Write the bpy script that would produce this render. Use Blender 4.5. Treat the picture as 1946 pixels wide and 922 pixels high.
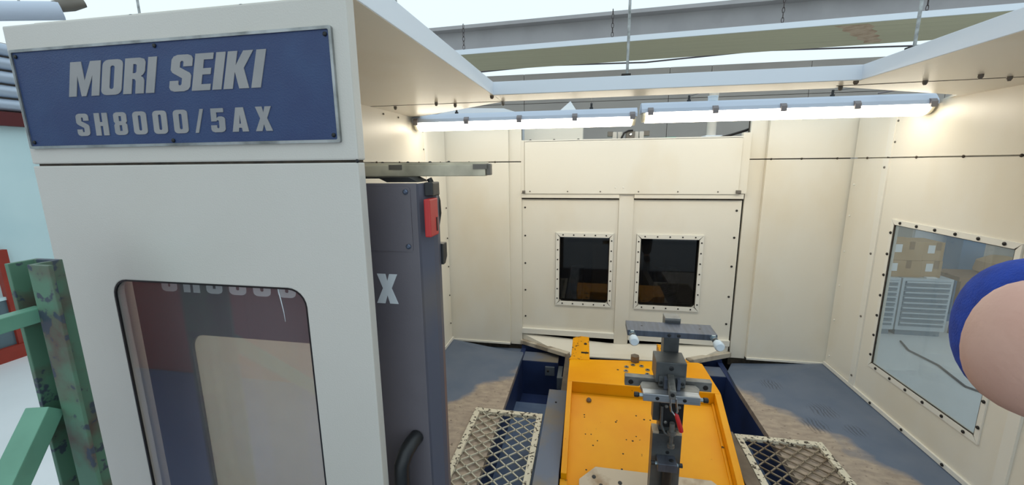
import bpy, bmesh, math, random
from mathutils import Vector, Matrix
random.seed(7)
for o in list(bpy.data.objects):
    bpy.data.objects.remove(o)
sc = bpy.context.scene
COL = sc.collection
R = math.radians

# ------------------------------------------------------------------ camera
yaw, pitch, roll = R(10.648), R(10.889), R(-0.5845)
fw = Vector((-math.sin(yaw)*math.cos(pitch), math.cos(yaw)*math.cos(pitch), -math.sin(pitch)))
rt = Vector((math.cos(yaw), math.sin(yaw), 0)); up = rt.cross(fw)
r2 = math.cos(roll)*rt + math.sin(roll)*up
u2 = -math.sin(roll)*rt + math.cos(roll)*up
cam_d = bpy.data.cameras.new('camera'); cam = bpy.data.objects.new('camera', cam_d); COL.objects.link(cam)
cam.matrix_world = Matrix.Translation((0, 0, 1.63)) @ Matrix((r2, u2, -fw)).transposed().to_4x4()
cam_d.sensor_width = 36; cam_d.sensor_fit = 'HORIZONTAL'; cam_d.lens = 782.35/1946*36
cam_d.clip_start = 0.02; cam_d.clip_end = 200
sc.camera = cam

# ------------------------------------------------------------------ sky light and exposure
w = bpy.data.worlds.new('overcast_sky'); sc.world = w; w.use_nodes = True
bg = w.node_tree.nodes['Background']
bg.inputs[0].default_value = (0.80, 0.94, 1.0, 1); bg.inputs[1].default_value = 1.0
vs = sc.view_settings
vs.view_transform = 'Standard'; vs.look = 'None'; vs.gamma = 1; vs.use_curve_mapping = False; vs.exposure = 0.15
LAMP_POWER = 9.0

# ------------------------------------------------------------------ materials
def lin(c):
    return tuple(((v/255)/12.92 if v/255 <= 0.04045 else ((v/255+0.055)/1.055)**2.4) for v in c) + (1,)
MATS = {}
def mat(name, rgb, rough=0.5, metal=0.0, rgb2=None, nscale=8.0, lo=0.4, hi=0.7, bump=0.0, bscale=60.0,
        chips=None, chip_scale=30.0, chip_at=0.66, coat=0.0, stretch=None, spec=0.5, detail=4):
    m = bpy.data.materials.new(name); m.use_nodes = True
    nt = m.node_tree; N = nt.nodes; L = nt.links
    b = N['Principled BSDF']
    b.inputs['Base Color'].default_value = lin(rgb)
    b.inputs['Roughness'].default_value = rough; b.inputs['Metallic'].default_value = metal
    b.inputs['Coat Weight'].default_value = coat
    b.inputs['Specular IOR Level'].default_value = spec
    tc = N.new('ShaderNodeNewGeometry'); vec = tc.outputs['Position']
    if stretch:
        mp = N.new('ShaderNodeMapping'); mp.inputs['Scale'].default_value = stretch
        L.new(vec, mp.inputs['Vector']); vec = mp.outputs[0]
    def noise(s, d=4):
        n = N.new('ShaderNodeTexNoise'); n.inputs['Scale'].default_value = s; n.inputs['Detail'].default_value = d
        L.new(vec, n.inputs['Vector']); return n.outputs['Fac']
    def ramp(fac, a, c):
        r = N.new('ShaderNodeMapRange'); r.inputs['From Min'].default_value = a; r.inputs['From Max'].default_value = c
        L.new(fac, r.inputs['Value']); return r.outputs[0]
    col = None
    if rgb2:
        mx = N.new('ShaderNodeMix'); mx.data_type = 'RGBA'
        L.new(ramp(noise(nscale, detail), lo, hi), mx.inputs[0])
        mx.inputs[6].default_value = lin(rgb); mx.inputs[7].default_value = lin(rgb2); col = mx.outputs[2]
    if chips:
        mx = N.new('ShaderNodeMix'); mx.data_type = 'RGBA'
        L.new(ramp(noise(chip_scale, 6), chip_at, chip_at+0.03), mx.inputs[0])
        if col: L.new(col, mx.inputs[6])
        else: mx.inputs[6].default_value = lin(rgb)
        mx.inputs[7].default_value = lin(chips); col = mx.outputs[2]
    if col: L.new(col, b.inputs['Base Color'])
    if bump:
        bp = N.new('ShaderNodeBump'); bp.inputs['Strength'].default_value = bump; bp.inputs['Distance'].default_value = 0.002
        L.new(noise(bscale, 2), bp.inputs['Height']); L.new(bp.outputs[0], b.inputs['Normal'])
    MATS[name] = m
    return m
def glass(name, tint, haze=0.0, haze_col=(200, 205, 205), refl=0.04):
    m = bpy.data.materials.new(name); m.use_nodes = True
    nt = m.node_tree; N = nt.nodes; L = nt.links; N.remove(N['Principled BSDF'])
    out = N['Material Output']
    t = N.new('ShaderNodeBsdfTransparent'); t.inputs[0].default_value = tint + (1,)
    g = N.new('ShaderNodeBsdfGlossy'); g.inputs['Roughness'].default_value = 0.02
    lw = N.new('ShaderNodeLayerWeight'); lw.inputs[0].default_value = 0.5
    pw = N.new('ShaderNodeMath'); pw.operation = 'POWER'; L.new(lw.outputs['Facing'], pw.inputs[0]); pw.inputs[1].default_value = 5
    fr = N.new('ShaderNodeMath'); fr.operation = 'MULTIPLY_ADD'; L.new(pw.outputs[0], fr.inputs[0]); fr.inputs[1].default_value = 0.9; fr.inputs[2].default_value = refl
    d = N.new('ShaderNodeBsdfDiffuse'); d.inputs[0].default_value = lin(haze_col)
    m1 = N.new('ShaderNodeMixShader'); L.new(t.outputs[0], m1.inputs[1]); L.new(d.outputs[0], m1.inputs[2])
    n = N.new('ShaderNodeTexNoise'); n.inputs['Scale'].default_value = 3.0; n.inputs['Detail'].default_value = 5
    ge = N.new('ShaderNodeNewGeometry'); L.new(ge.outputs['Position'], n.inputs['Vector'])
    mr = N.new('ShaderNodeMapRange'); mr.inputs['From Min'].default_value = 0.3; mr.inputs['From Max'].default_value = 0.7
    mr.inputs['To Min'].default_value = haze*0.6; mr.inputs['To Max'].default_value = haze*1.4
    L.new(n.outputs['Fac'], mr.inputs['Value']); L.new(mr.outputs[0], m1.inputs[0])
    m2 = N.new('ShaderNodeMixShader'); L.new(fr.outputs[0], m2.inputs[0]); L.new(m1.outputs[0], m2.inputs[1]); L.new(g.outputs[0], m2.inputs[2])
    L.new(m2.outputs[0], out.inputs[0]); MATS[name] = m
def emit(name, rgb, strength):
    m = bpy.data.materials.new(name); m.use_nodes = True
    b = m.node_tree.nodes['Principled BSDF']
    b.inputs['Base Color'].default_value = lin(rgb); b.inputs['Emission Color'].default_value = lin(rgb)
    b.inputs['Emission Strength'].default_value = strength; MATS[name] = m

mat('cream', (231, 225, 212), 0.34, rgb2=(220, 206, 180), nscale=1.7, lo=0.5, hi=0.9, bump=0.10, bscale=220, stretch=(1, 1, .6))
mat('cream_shaded', (205, 201, 194), 0.45, rgb2=(200, 196, 188), nscale=2.5, lo=0.35, hi=0.75, bump=0.22, bscale=260)  # same paint as cream, the front's cool grey shade put into the colour
mat('cream_trim', (232, 228, 218), 0.4)
mat('gasket', (70, 60, 48), 0.8, rgb2=(40, 34, 28), nscale=30)
mat('black', (18, 18, 20), 0.45)
mat('soft_black', (30, 31, 34), 0.4)
mat('sign_blue', (34, 54, 98), 0.42, rgb2=(40, 64, 106), nscale=9, bump=0.3, bscale=300)
mat('sign_letter', (150, 148, 148), 0.45, rgb2=(136, 136, 138), nscale=12)
mat('silver', (170, 172, 172), 0.35, 0.7, rgb2=(120, 122, 120), nscale=18)
mat('screw_dark', (42, 38, 36), 0.5, 0.4)
mat('screw_blue', (92, 102, 122), 0.35, 0.7)
mat('door_grey', (104, 99, 106), 0.42, rgb2=(97, 92, 99), nscale=4, bump=0.1, bscale=240)
mat('door_edge', (84, 84, 96), 0.38, rgb2=(108, 98, 90), nscale=3, lo=0.5, hi=0.8)
mat('white_letter', (214, 219, 224), 0.5)
mat('red_switch', (188, 44, 44), 0.4)
mat('rail_steel', (212, 202, 178), 0.38, 0.05, rgb2=(150, 142, 122), nscale=10)
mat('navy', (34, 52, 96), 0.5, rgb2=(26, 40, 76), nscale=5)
mat('pit_blue', (92, 112, 142), 0.5, rgb2=(70, 90, 124), nscale=6)
mat('slate_plate', (98, 108, 128), 0.45, rgb2=(120, 112, 100), nscale=4, lo=0.45, hi=0.65)
mat('steel_tab', (120, 128, 136), 0.4, 0.5)
mat('brown_steel', (98, 86, 74), 0.5, 0.3, rgb2=(124, 112, 98), nscale=9)
mat('lip', (196, 186, 170), 0.55, rgb2=(150, 138, 122), nscale=10, lo=0.45, hi=0.6)
mat('yellow', (241, 169, 8), 0.42, spec=0.25, rgb2=(228, 146, 4), nscale=2.5, lo=0.35, hi=0.75, chips=(70, 48, 26), chip_scale=26, chip_at=0.72)
mat('yellow_worn', (234, 160, 10), 0.45, spec=0.25, rgb2=(216, 146, 22), nscale=6, chips=(64, 44, 26), chip_scale=38, chip_at=0.63)
mat('tan_plate', (186, 170, 148), 0.42, 0.15, rgb2=(140, 112, 80), nscale=9, lo=0.52, hi=0.72)
mat('peel_white', (214, 206, 186), 0.6, chips=(70, 60, 50), chip_scale=55, chip_at=0.56)
mat('mesh_wire', (196, 192, 176), 0.5, rgb2=(128, 112, 90), nscale=14, lo=0.5, hi=0.7)
mat('mesh_wire_brown', (140, 128, 110), 0.5, rgb2=(100, 80, 60), nscale=14, lo=0.4, hi=0.7)
mat('dark_steel', (104, 107, 108), 0.4, 0.4, rgb2=(84, 86, 88), nscale=10)
mat('blue_steel', (98, 104, 118), 0.38, 0.5, rgb2=(84, 88, 98), nscale=8, stretch=(8, 1, 1))
mat('aluminium', (196, 200, 206), 0.28, 0.8, rgb2=(170, 174, 180), nscale=12, stretch=(1, 10, 10))
mat('gunmetal', (140, 140, 138), 0.4, 0.45, rgb2=(98, 98, 96), nscale=14)
mat('zinc', (168, 186, 196), 0.3, 0.7)
mat('rubber_white', (214, 224, 232), 0.5)
mat('red_grip', (200, 36, 42), 0.35)
mat('chrome', (190, 192, 196), 0.15, 0.95)
mat('lamp_housing', (190, 200, 216), 0.5)
mat('lamp_clip', (128, 122, 124), 0.5)
mat('green_paint', (92, 130, 108), 0.5, rgb2=(98, 80, 72), nscale=11, lo=0.46, hi=0.66, detail=8, chips=(66, 76, 88), chip_scale=22, chip_at=0.58)
mat('green_clean', (112, 164, 140), 0.5, rgb2=(98, 146, 124), nscale=7, chips=(150, 110, 90), chip_scale=18, chip_at=0.68)
mat('hall_grey', (186, 178, 170), 0.7, rgb2=(178, 170, 163), nscale=1.2)
mat('hall_light', (206, 208, 208), 0.7)
mat('teal_glazing', (206, 230, 232), 0.5, rgb2=(190, 218, 222), nscale=0.8)
mat('grey_glazing', (88, 108, 116), 0.2)
mat('red_frame', (156, 52, 34), 0.5, rgb2=(138, 44, 30), nscale=4)
mat('red_beam', (84, 22, 24), 0.6)
mat('hall_floor', (236, 237, 238), 0.5, rgb2=(228, 230, 231), nscale=0.9)
mat('duct_blue', (176, 188, 204), 0.4, 0.3)
mat('panel_white', (226, 232, 240), 0.5)
mat('radiant_olive', (204, 198, 168), 0.7, rgb2=(192, 186, 156), nscale=9, stretch=(0.05, 6, 6))
mat('beam_grey', (168, 165, 168), 0.65, rgb2=(158, 155, 158), nscale=2)
mat('chain', (70, 62, 62), 0.5, 0.5)
mat('rust_patch', (206, 182, 156), 0.8, rgb2=(176, 142, 116), nscale=10)
mat('cardboard', (188, 156, 118), 0.8, rgb2=(178, 146, 108), nscale=5)
mat('tape_brown', (140, 110, 80), 0.4)
mat('paper', (232, 234, 236), 0.7)
mat('cab_frame', (196, 206, 214), 0.45)
mat('cab_drawer', (120, 138, 154), 0.4)
mat('wood', (140, 108, 80), 0.6)
mat('blue_post', (96, 138, 178), 0.5)
mat('cable', (92, 84, 88), 0.6)
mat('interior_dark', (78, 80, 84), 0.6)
mat('turquoise', (70, 190, 168), 0.4)
mat('valve_white', (206, 200, 190), 0.5)
mat('valve_grey', (112, 106, 98), 0.5, 0.3)
mat('red_machine', (196, 84, 74), 0.5)
mat('blue_machine', (92, 116, 170), 0.5)
glass('window_glass', (0.80, 0.82, 0.82), 0.13, (205, 212, 212))
glass('front_glass', (0.96, 0.95, 0.95), 0.03, refl=0.07)
glass('door_glass', (0.95, 0.95, 0.95), 0.16, (225, 225, 222))
glass('dark_glass', (0.42, 0.42, 0.44), 0.03, (120, 118, 116))
emit('tube_light', (255, 244, 222), LAMP_POWER)
emit('strip_light', (240, 244, 225), 1.2)
mat('diffuser_end', (226, 222, 200), 0.25)

def deck_material():
    m = bpy.data.materials.new('deck_blue'); m.use_nodes = True
    nt = m.node_tree; N = nt.nodes; L = nt.links; b = N['Principled BSDF']; b.inputs['Roughness'].default_value = 0.42
    geo = N.new('ShaderNodeNewGeometry'); sep = N.new('ShaderNodeSeparateXYZ'); L.new(geo.outputs['Position'], sep.inputs[0])
    def M(op, a, c=None):
        n = N.new('ShaderNodeMath'); n.operation = op
        for i, v in enumerate((a, c)):
            if v is None: continue
            if isinstance(v, (int, float)): n.inputs[i].default_value = v
            else: L.new(v, n.inputs[i])
        return n.outputs[0]
    def noise(s, d=5, st=None):
        n = N.new('ShaderNodeTexNoise'); n.inputs['Scale'].default_value = s; n.inputs['Detail'].default_value = d
        v = geo.outputs['Position']
        if st:
            mp = N.new('ShaderNodeMapping'); mp.inputs['Scale'].default_value = st; L.new(v, mp.inputs[0]); v = mp.outputs[0]
        L.new(v, n.inputs['Vector']); return n.outputs['Fac']
    def mix(f, a, c):
        n = N.new('ShaderNodeMix'); n.data_type = 'RGBA'; L.new(f, n.inputs[0])
        for i, v in ((6, a), (7, c)):
            if isinstance(v, tuple): n.inputs[i].default_value = lin(v)
            else: L.new(v, n.inputs[i])
        return n.outputs[2]
    def rng(f, a, c):
        n = N.new('ShaderNodeMapRange'); n.inputs[1].default_value = a; n.inputs[2].default_value = c; L.new(f, n.inputs[0]); return n.outputs[0]
    d = M('SUBTRACT', M('ABSOLUTE', M('SUBTRACT', sep.outputs[0], 0.29)), 0.81)
    t = M('MULTIPLY', M('SUBTRACT', 3.05, sep.outputs[1]), 0.72)
    wear = M('ADD', M('SUBTRACT', t, d), M('MULTIPLY', M('SUBTRACT', noise(5), 0.5), 0.42))
    base = mix(rng(noise(3.5), 0.3, 0.7), (86, 101, 124), (104, 115, 134))
    tan = mix(rng(noise(14, 6, (1, 2.2, 1)), 0.35, 0.65), (176, 160, 144), (150, 136, 124))
    tan = mix(rng(noise(40, 3), 0.62, 0.72), tan, (112, 98, 88))
    col = mix(rng(wear, -0.03, 0.07), base, tan)
    # muddy boot prints on the deck
    wave = N.new('ShaderNodeTexWave'); wave.inputs['Scale'].default_value = 14; wave.inputs['Distortion'].default_value = 6
    L.new(geo.outputs['Position'], wave.inputs['Vector'])
    for (x, y, r) in ((1.36, 3.10, 0.085), (1.56, 2.80, 0.10), (1.43, 2.62, 0.09), (1.64, 2.60, 0.07)):
        dn = N.new('ShaderNodeVectorMath'); dn.operation = 'DISTANCE'; L.new(geo.outputs['Position'], dn.inputs[0]); dn.inputs[1].default_value = (x, y, 0)
        f = M('MULTIPLY', rng(dn.outputs['Value'], r, r*0.5), rng(wave.outputs['Fac'], 0.55, 0.75))
        col = mix(M('MULTIPLY', f, 0.65), col, (58, 62, 74))
    L.new(col, b.inputs['Base Color'])
    MATS['deck_blue'] = m
deck_material()

# ------------------------------------------------------------------ geometry helpers
WL = {}
def wl(o):
    return WL.get(o.name, Vector((0, 0, 0)))
def bx(bm, x0, x1, y0, y1, z0, z1):
    v = [bm.verts.new(p) for p in ((x0,y0,z0),(x1,y0,z0),(x1,y1,z0),(x0,y1,z0),(x0,y0,z1),(x1,y0,z1),(x1,y1,z1),(x0,y1,z1))]
    for f in ((0,3,2,1),(4,5,6,7),(0,1,5,4),(1,2,6,5),(2,3,7,6),(3,0,4,7)):
        bm.faces.new([v[i] for i in f])
    return v
def tube(bm, pts, r, seg=8, rs=None, cap=True):
    pts = [Vector(p) for p in pts]; rings = []
    for i, p in enumerate(pts):
        d = (pts[min(i+1, len(pts)-1)] - pts[max(i-1, 0)])
        d = d.normalized()
        if i == 0:
            a0 = Vector((0,0,1)) if abs(d.z) < 0.9 else Vector((1,0,0)); u = d.cross(a0).normalized()
        else:
            u = (u - d*u.dot(d)).normalized()
        v = d.cross(u); q = rs[i] if rs else r
        rings.append([bm.verts.new(p + q*(math.cos(2*math.pi*k/seg)*u + math.sin(2*math.pi*k/seg)*v)) for k in range(seg)])
    for a, b in zip(rings, rings[1:]):
        for i in range(seg):
            bm.faces.new((a[i], a[(i+1) % seg], b[(i+1) % seg], b[i]))
    if cap:
        bm.faces.new(rings[0][::-1]); bm.faces.new(rings[-1])
def cyl(bm, p0, p1, r, seg=14, r2=None):
    p0, p1 = Vector(p0), Vector(p1)
    tube(bm, [p0, p1], r, seg, [r, r if r2 is None else r2])
def p3(axis, a, p):
    return {'x': (a, p[0], p[1]), 'y': (p[0], a, p[1]), 'z': (p[0], p[1], a)}[axis]
def plate(bm, loops, axis, a0, a1):
    """flat sheet with holes: loops[0] is the outline, the rest are holes"""
    nb = bmesh.new(); es = []
    for lp in loops:
        vs_ = [nb.verts.new(p3(axis, a0, p)) for p in lp]
        es += [nb.edges.new((vs_[i], vs_[(i+1) % len(vs_)])) for i in range(len(vs_))]
    bmesh.ops.triangle_fill(nb, use_beauty=True, edges=es)
    g = bmesh.ops.extrude_face_region(nb, geom=list(nb.faces), use_keep_orig=True)
    d = {'x': Vector((1,0,0)), 'y': Vector((0,1,0)), 'z': Vector((0,0,1))}[axis]*(a1-a0)
    bmesh.ops.translate(nb, vec=d, verts=[e for e in g['geom'] if isinstance(e, bmesh.types.BMVert)])
    me = bpy.data.meshes.new('tmp'); nb.to_mesh(me); nb.free(); bm.from_mesh(me); bpy.data.meshes.remove(me)
def rect(a0, a1, b0, b1):
    return [(a0,b0),(a1,b0),(a1,b1),(a0,b1)]
def rrect(a0, a1, b0, b1, r, seg=6):
    out = []
    for cx, cy, s in ((a1-r,b0+r,-90),(a1-r,b1-r,0),(a0+r,b1-r,90),(a0+r,b0+r,180)):
        for i in range(seg+1):
            t = R(s+90*i/seg); out.append((cx+r*math.cos(t), cy+r*math.sin(t)))
    return out
def mk(name, bm, m, parent=None, bevel=0.0, smooth=False, origin=None, **kw):
    if bevel:
        bmesh.ops.remove_doubles(bm, verts=bm.verts, dist=1e-6)
        bmesh.ops.bevel(bm, geom=[e for e in bm.edges if len(e.link_faces) == 2 and e.calc_face_angle(0) > 0.6],
                        offset=bevel, segments=2, affect='EDGES', profile=0.6)
    bmesh.ops.recalc_face_normals(bm, faces=bm.faces)
    xs = [v.co for v in bm.verts]
    if origin is None:
        origin = Vector(((min(v.x for v in xs)+max(v.x for v in xs))/2, (min(v.y for v in xs)+max(v.y for v in xs))/2, min(v.z for v in xs)))
    origin = Vector(origin)
    bmesh.ops.translate(bm, vec=-origin, verts=bm.verts)
    me = bpy.data.meshes.new(name); bm.to_mesh(me); bm.free()
    me.materials.append(MATS[m])
    if smooth:
        for p in me.polygons: p.use_smooth = True
        if smooth != 'all':
            try: me.set_sharp_from_angle(angle=R(40))
            except Exception: pass
    o = bpy.data.objects.new(name, me); COL.objects.link(o)
    WL[o.name] = origin
    if parent:
        o.parent = parent; o.location = origin - wl(parent)
    else:
        o.location = origin
    for k, v in kw.items(): o[k] = v
    return o
def box(name, d, m, parent=None, bevel=0.0, **kw):
    bm = bmesh.new(); bx(bm, *d); return mk(name, bm, m, parent, bevel, **kw)
def thing(name, loc, label, cat, group=None, kind=None):
    o = bpy.data.objects.new(name, None); COL.objects.link(o); o.location = loc; o.empty_display_size = 0.05
    WL[o.name] = Vector(loc)
    if label: o['label'] = label
    if cat: o['category'] = cat
    if group: o['group'] = group
    if kind: o['kind'] = kind
    return o
def struct(name, loc=(0, 0, 0)):
    return thing(name, loc, None, None, kind='structure')
BOLT = {}
def bolt(parent, pos, d, r=0.007, m='screw_dark', h=None, name='bolt'):
    key = (r, m, h)
    if key not in BOLT:
        bm = bmesh.new(); hh = h or r*0.8
        tube(bm, [(0,0,-0.001),(0,0,hh*0.55),(0,0,hh)], r, 8, [r, r, r*0.55])
        me = bpy.data.meshes.new('bolt'); bmesh.ops.recalc_face_normals(bm, faces=bm.faces); bm.to_mesh(me); bm.free()
        me.materials.append(MATS[m]); BOLT[key] = me
    o = bpy.data.objects.new(name, BOLT[key]); COL.objects.link(o); o.parent = parent
    o.location = Vector(pos) - wl(parent)
    o.rotation_euler = Vector((0,0,1)).rotation_difference(Vector(d)).to_euler()
    WL[o.name] = Vector(pos)
    return o

# ------------------------------------------------------------------ lettering
def _rr(x0, x1, y0, y1, r): return rrect(x0, x1, y0, y1, r, 4)
_S = [(0,.30),(0,.12),(.04,.04),(.13,0),(.37,0),(.46,.04),(.5,.12),(.5,.42),(.46,.5),(.21,.66),(.21,.80),(.23,.83),(.27,.83),(.29,.80),(.29,.68),(.5,.68),(.5,.88),(.46,.96),(.37,1),(.13,1),(.04,.96),(0,.88),(0,.60),(.05,.52),(.29,.36),(.29,.20),(.27,.17),(.23,.17),(.21,.20),(.21,.30)]
GL = {
 'M': (.80, [[(0,0),(0,1),(.28,1),(.40,.45),(.52,1),(.80,1),(.80,0),(.60,0),(.60,.60),(.46,0),(.34,0),(.20,.60),(.20,0)]]),
 'O': (.52, [_rr(0,.52,0,1,.15), _rr(.205,.315,.17,.83,.05)]),
 '0': (.52, [_rr(0,.52,0,1,.15), _rr(.205,.315,.17,.83,.05)]),
 'R': (.52, [[(0,0),(0,1),(.36,1),(.47,.96),(.51,.87),(.51,.62),(.47,.53),(.42,.49),(.48,.44),(.51,.36),(.52,0),(.31,0),(.30,.36),(.27,.41),(.21,.42),(.21,0)], [(.21,.58),(.21,.83),(.27,.83),(.30,.80),(.30,.61),(.27,.58)]]),
 'I': (.21, [rect(0,.21,0,1)]),
 'S': (.5, [_S]),
 'E': (.43, [[(0,0),(0,1),(.42,1),(.42,.83),(.21,.83),(.21,.6),(.4,.6),(.4,.43),(.21,.43),(.21,.17),(.43,.17),(.43,0)]]),
 'K': (.58, [[(0,0),(0,1),(.21,1),(.21,.62),(.34,1),(.56,1),(.40,.54),(.58,0),(.36,0),(.21,.46),(.21,0)]]),
 'H': (.52, [[(0,0),(0,1),(.21,1),(.21,.6),(.31,.6),(.31,1),(.52,1),(.52,0),(.31,0),(.31,.42),(.21,.42),(.21,0)]]),
 '8': (.5, [[(.13,0),(.37,0),(.46,.04),(.5,.12),(.5,.44),(.45,.52),(.5,.59),(.5,.88),(.46,.96),(.37,1),(.13,1),(.04,.96),(0,.88),(0,.59),(.05,.52),(0,.44),(0,.12),(.04,.04)], rect(.2,.3,.18,.43), rect(.2,.3,.61,.83)]),
 '/': (.34, [[(0,0),(.22,1),(.34,1),(.12,0)]]),
 '5': (.5, [[(0,.30),(0,.12),(.04,.04),(.13,0),(.37,0),(.46,.04),(.5,.12),(.5,.56),(.46,.63),(.38,.66),(.3,.66),(.21,.6),(.21,.83),(.46,.83),(.46,1),(.02,1),(.02,.46),(.2,.46),(.22,.5),(.27,.5),(.29,.47),(.29,.20),(.27,.17),(.23,.17),(.21,.2),(.21,.30)]]),
 'A': (.56, [[(0,0),(.15,1),(.41,1),(.56,0),(.35,0),(.33,.16),(.23,.16),(.21,0)], [(.25,.33),(.28,.72),(.31,.33)]]),
 'X': (.57, [[(0,0),(.17,.52),(.02,1),(.24,1),(.29,.75),(.34,1),(.55,1),(.4,.52),(.57,0),(.35,0),(.285,.28),(.22,0)]]),
 ' ': (.26, []),
}
def lettering(text, x0, x1, z0, z1, y, m, parent, track=.06, shear=0.0, depth=.0015):
    wd = [GL[c][0] for c in text]; total = sum(wd)+track*(len(text)-1)
    h = z1-z0; sh = shear*h; sx = (x1-x0-sh)/total; x = x0
    for c, wc in zip(text, wd):
        if GL[c][1]:
            bm = bmesh.new()
            loops = [[(x+px*sx+py*sh, z0+py*h) for px, py in lp] for lp in GL[c][1]]
            plate(bm, loops, 'y', y-depth, y)
            mk('letter', bm, m, parent)
        x += (wc+track)*sx

# ================================================================== SETTING
# hall floor and walls
bm = bmesh.new(); bx(bm, -7.4, 11, -9, 9.2, -0.9, -0.8); mk('floor', bm, 'hall_floor', kind='structure')
hb = struct('wall_back', (2, 9, -0.8))
for i, x in enumerate((-7.4, -4.4, -1.4, 1.5, 2.27, 4.0, 6.2, 8.6)):
    x1 = (-4.4, -1.4, 1.5, 2.27, 4.0, 6.2, 8.6, 11)[i]
    box('panel', (x+.005, x1-.005, 9.0, 9.1, -0.8, 2.855), 'hall_grey', hb)
    box('panel', (x+.005, x1-.005, 9.0, 9.1, 2.865, 3.45), 'hall_grey', hb)
box('backing', (-7.4, 11, 9.09, 9.15, -0.8, 3.44), 'gasket', hb)
hl = struct('wall_left', (-7.3, 1, -0.8))
for i in range(10):
    y = 3.86-1.25*4+i*1.25
    box('post', (-7.34, -7.26, y-.1, y, -.62, .62), 'red_frame', hl)
    if i < 9:
        box('pane', (-7.33, -7.30, y, y+1.15, -.62, 0.0), 'grey_glazing', hl)
        box('glazing_bar', (-7.33, -7.285, y, y+1.15, -.02, 0.02), 'teal_glazing', hl)
box('plinth', (-7.36, -7.24, -9, 9, -.8, -.62), 'red_frame', hl)
box('glazing', (-7.36, -7.335, -9, 9, 0.0, 2.16), 'teal_glazing', hl)
box('beam', (-7.40, -7.22, -9, 9, 2.16, 2.33), 'red_beam', hl)
for k in range(5):
    bm = bmesh.new(); z = 2.42+.17*k
    tube(bm, [(-7.3, -9, z), (-7.3, 9, z)], .075, 12); mk('rib', bm, 'duct_blue', hl, smooth=True)
box('backing', (-7.45, -7.38, -9, 9, 2.33, 3.2), 'hall_grey', hl)
hr = struct('wall_right', (11, 1, -0.8)); box('panel', (10.9, 11, -9, 9, -.8, 3.2), 'hall_light', hr)

# enclosure deck with pit
dk = struct('deck', (0.3, 2, 0))
def poly(bm, pts, t=0.04):
    a = [bm.verts.new(p) for p in pts]; b = [bm.verts.new((p[0], p[1], p[2]-t)) for p in pts]; n = len(pts)
    bm.faces.new(a); bm.faces.new(b[::-1])
    for i in range(n): bm.faces.new((a[i], b[i], b[(i+1) % n], a[(i+1) % n]))
bm = bmesh.new(); poly(bm, [(-1.285,.84,0),(-.535,.84,0),(-.535,3.1,0),(-1.24,3.49,0),(-1.285,3.49,0)]); mk('deck_plate', bm, 'deck_blue', dk)
bm = bmesh.new(); poly(bm, [(-.535,3.1,0),(-.54,3.36,-.03),(-.575,3.53,-.065),(-1.24,3.52,-.065),(-1.24,3.49,0)]); mk('deck_facet', bm, 'deck_blue', dk)
bm = bmesh.new(); poly(bm, [(1.10,.84,0),(1.96,.84,0),(1.96,3.515,0),(1.915,3.515,0),(1.10,3.03,0)]); mk('deck_plate', bm, 'deck_blue', dk)
bm = bmesh.new(); poly(bm, [(1.10,3.03,0),(1.915,3.515,0),(1.90,3.54,-.065),(1.23,3.54,-.065),(1.13,3.32,-.03)]); mk('deck_facet', bm, 'deck_blue', dk)
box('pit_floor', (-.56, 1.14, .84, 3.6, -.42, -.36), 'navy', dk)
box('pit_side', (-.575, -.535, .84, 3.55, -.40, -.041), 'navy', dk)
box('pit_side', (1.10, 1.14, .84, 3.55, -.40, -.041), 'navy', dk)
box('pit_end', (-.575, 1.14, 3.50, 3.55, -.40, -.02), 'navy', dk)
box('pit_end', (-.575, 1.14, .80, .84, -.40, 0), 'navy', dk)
box('pit_ledge', (-.535, -.25, .84, 2.96, -.30, -.25), 'pit_blue', dk)
box('pit_ledge', (.90, 1.10, .84, 2.70, -.30, -.25), 'pit_blue', dk)
s = box('pit_step', (-.535, -.225, 3.27, 3.44, -.36, -.05), 'navy', dk, .003); box('step_cover', (-.533, -.227, 3.272, 3.44, -.0499, -.046), 'slate_plate', s)
box('tab', (-.335, -.255, 3.255, 3.27, -.165, -.085), 'steel_tab', s, .002)
bolt(s, (-.31, 3.255, -.122), (0,-1,0), .010)
s2 = box('pit_step', (.90, 1.125, 3.25, 3.41, -.36, -.05), 'navy', dk, .003); box('step_cover', (.902, 1.123, 3.252, 3.41, -.0499, -.046), 'slate_plate', s2)
br = box('bracket', (-.222, -.185, 3.12, 3.30, -.10, -.09), 'steel_tab', dk); box('tab', (-.222, -.175, 3.095, 3.12, -.19, -.09), 'steel_tab', br)
box('side_rail', (-.165, -.125, 2.0, 3.32, -.10, .02), 'brown_steel', dk, .002)
sp = box('side_plate', (-.245, -.118, .95, 2.68, -.30, .05), 'slate_plate', dk, .003); bolt(sp, (-.185, 2.52, .05), (0,0,1), .007)
box('side_plate', (.812, .885, .95, 2.42, -.30, .03), 'brown_steel', dk, .003)
box('skirt', (-1.285, 1.96, .80, .84, -.8, -.4), 'cream_shaded', dk)
box('operator_platform', (-1.3, 2.4, -1.8, .78, -.06, 0), 'steel_tab', None, kind='structure', label='grey steel operator platform before the open machine door')

CG = 'gasket'
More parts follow.
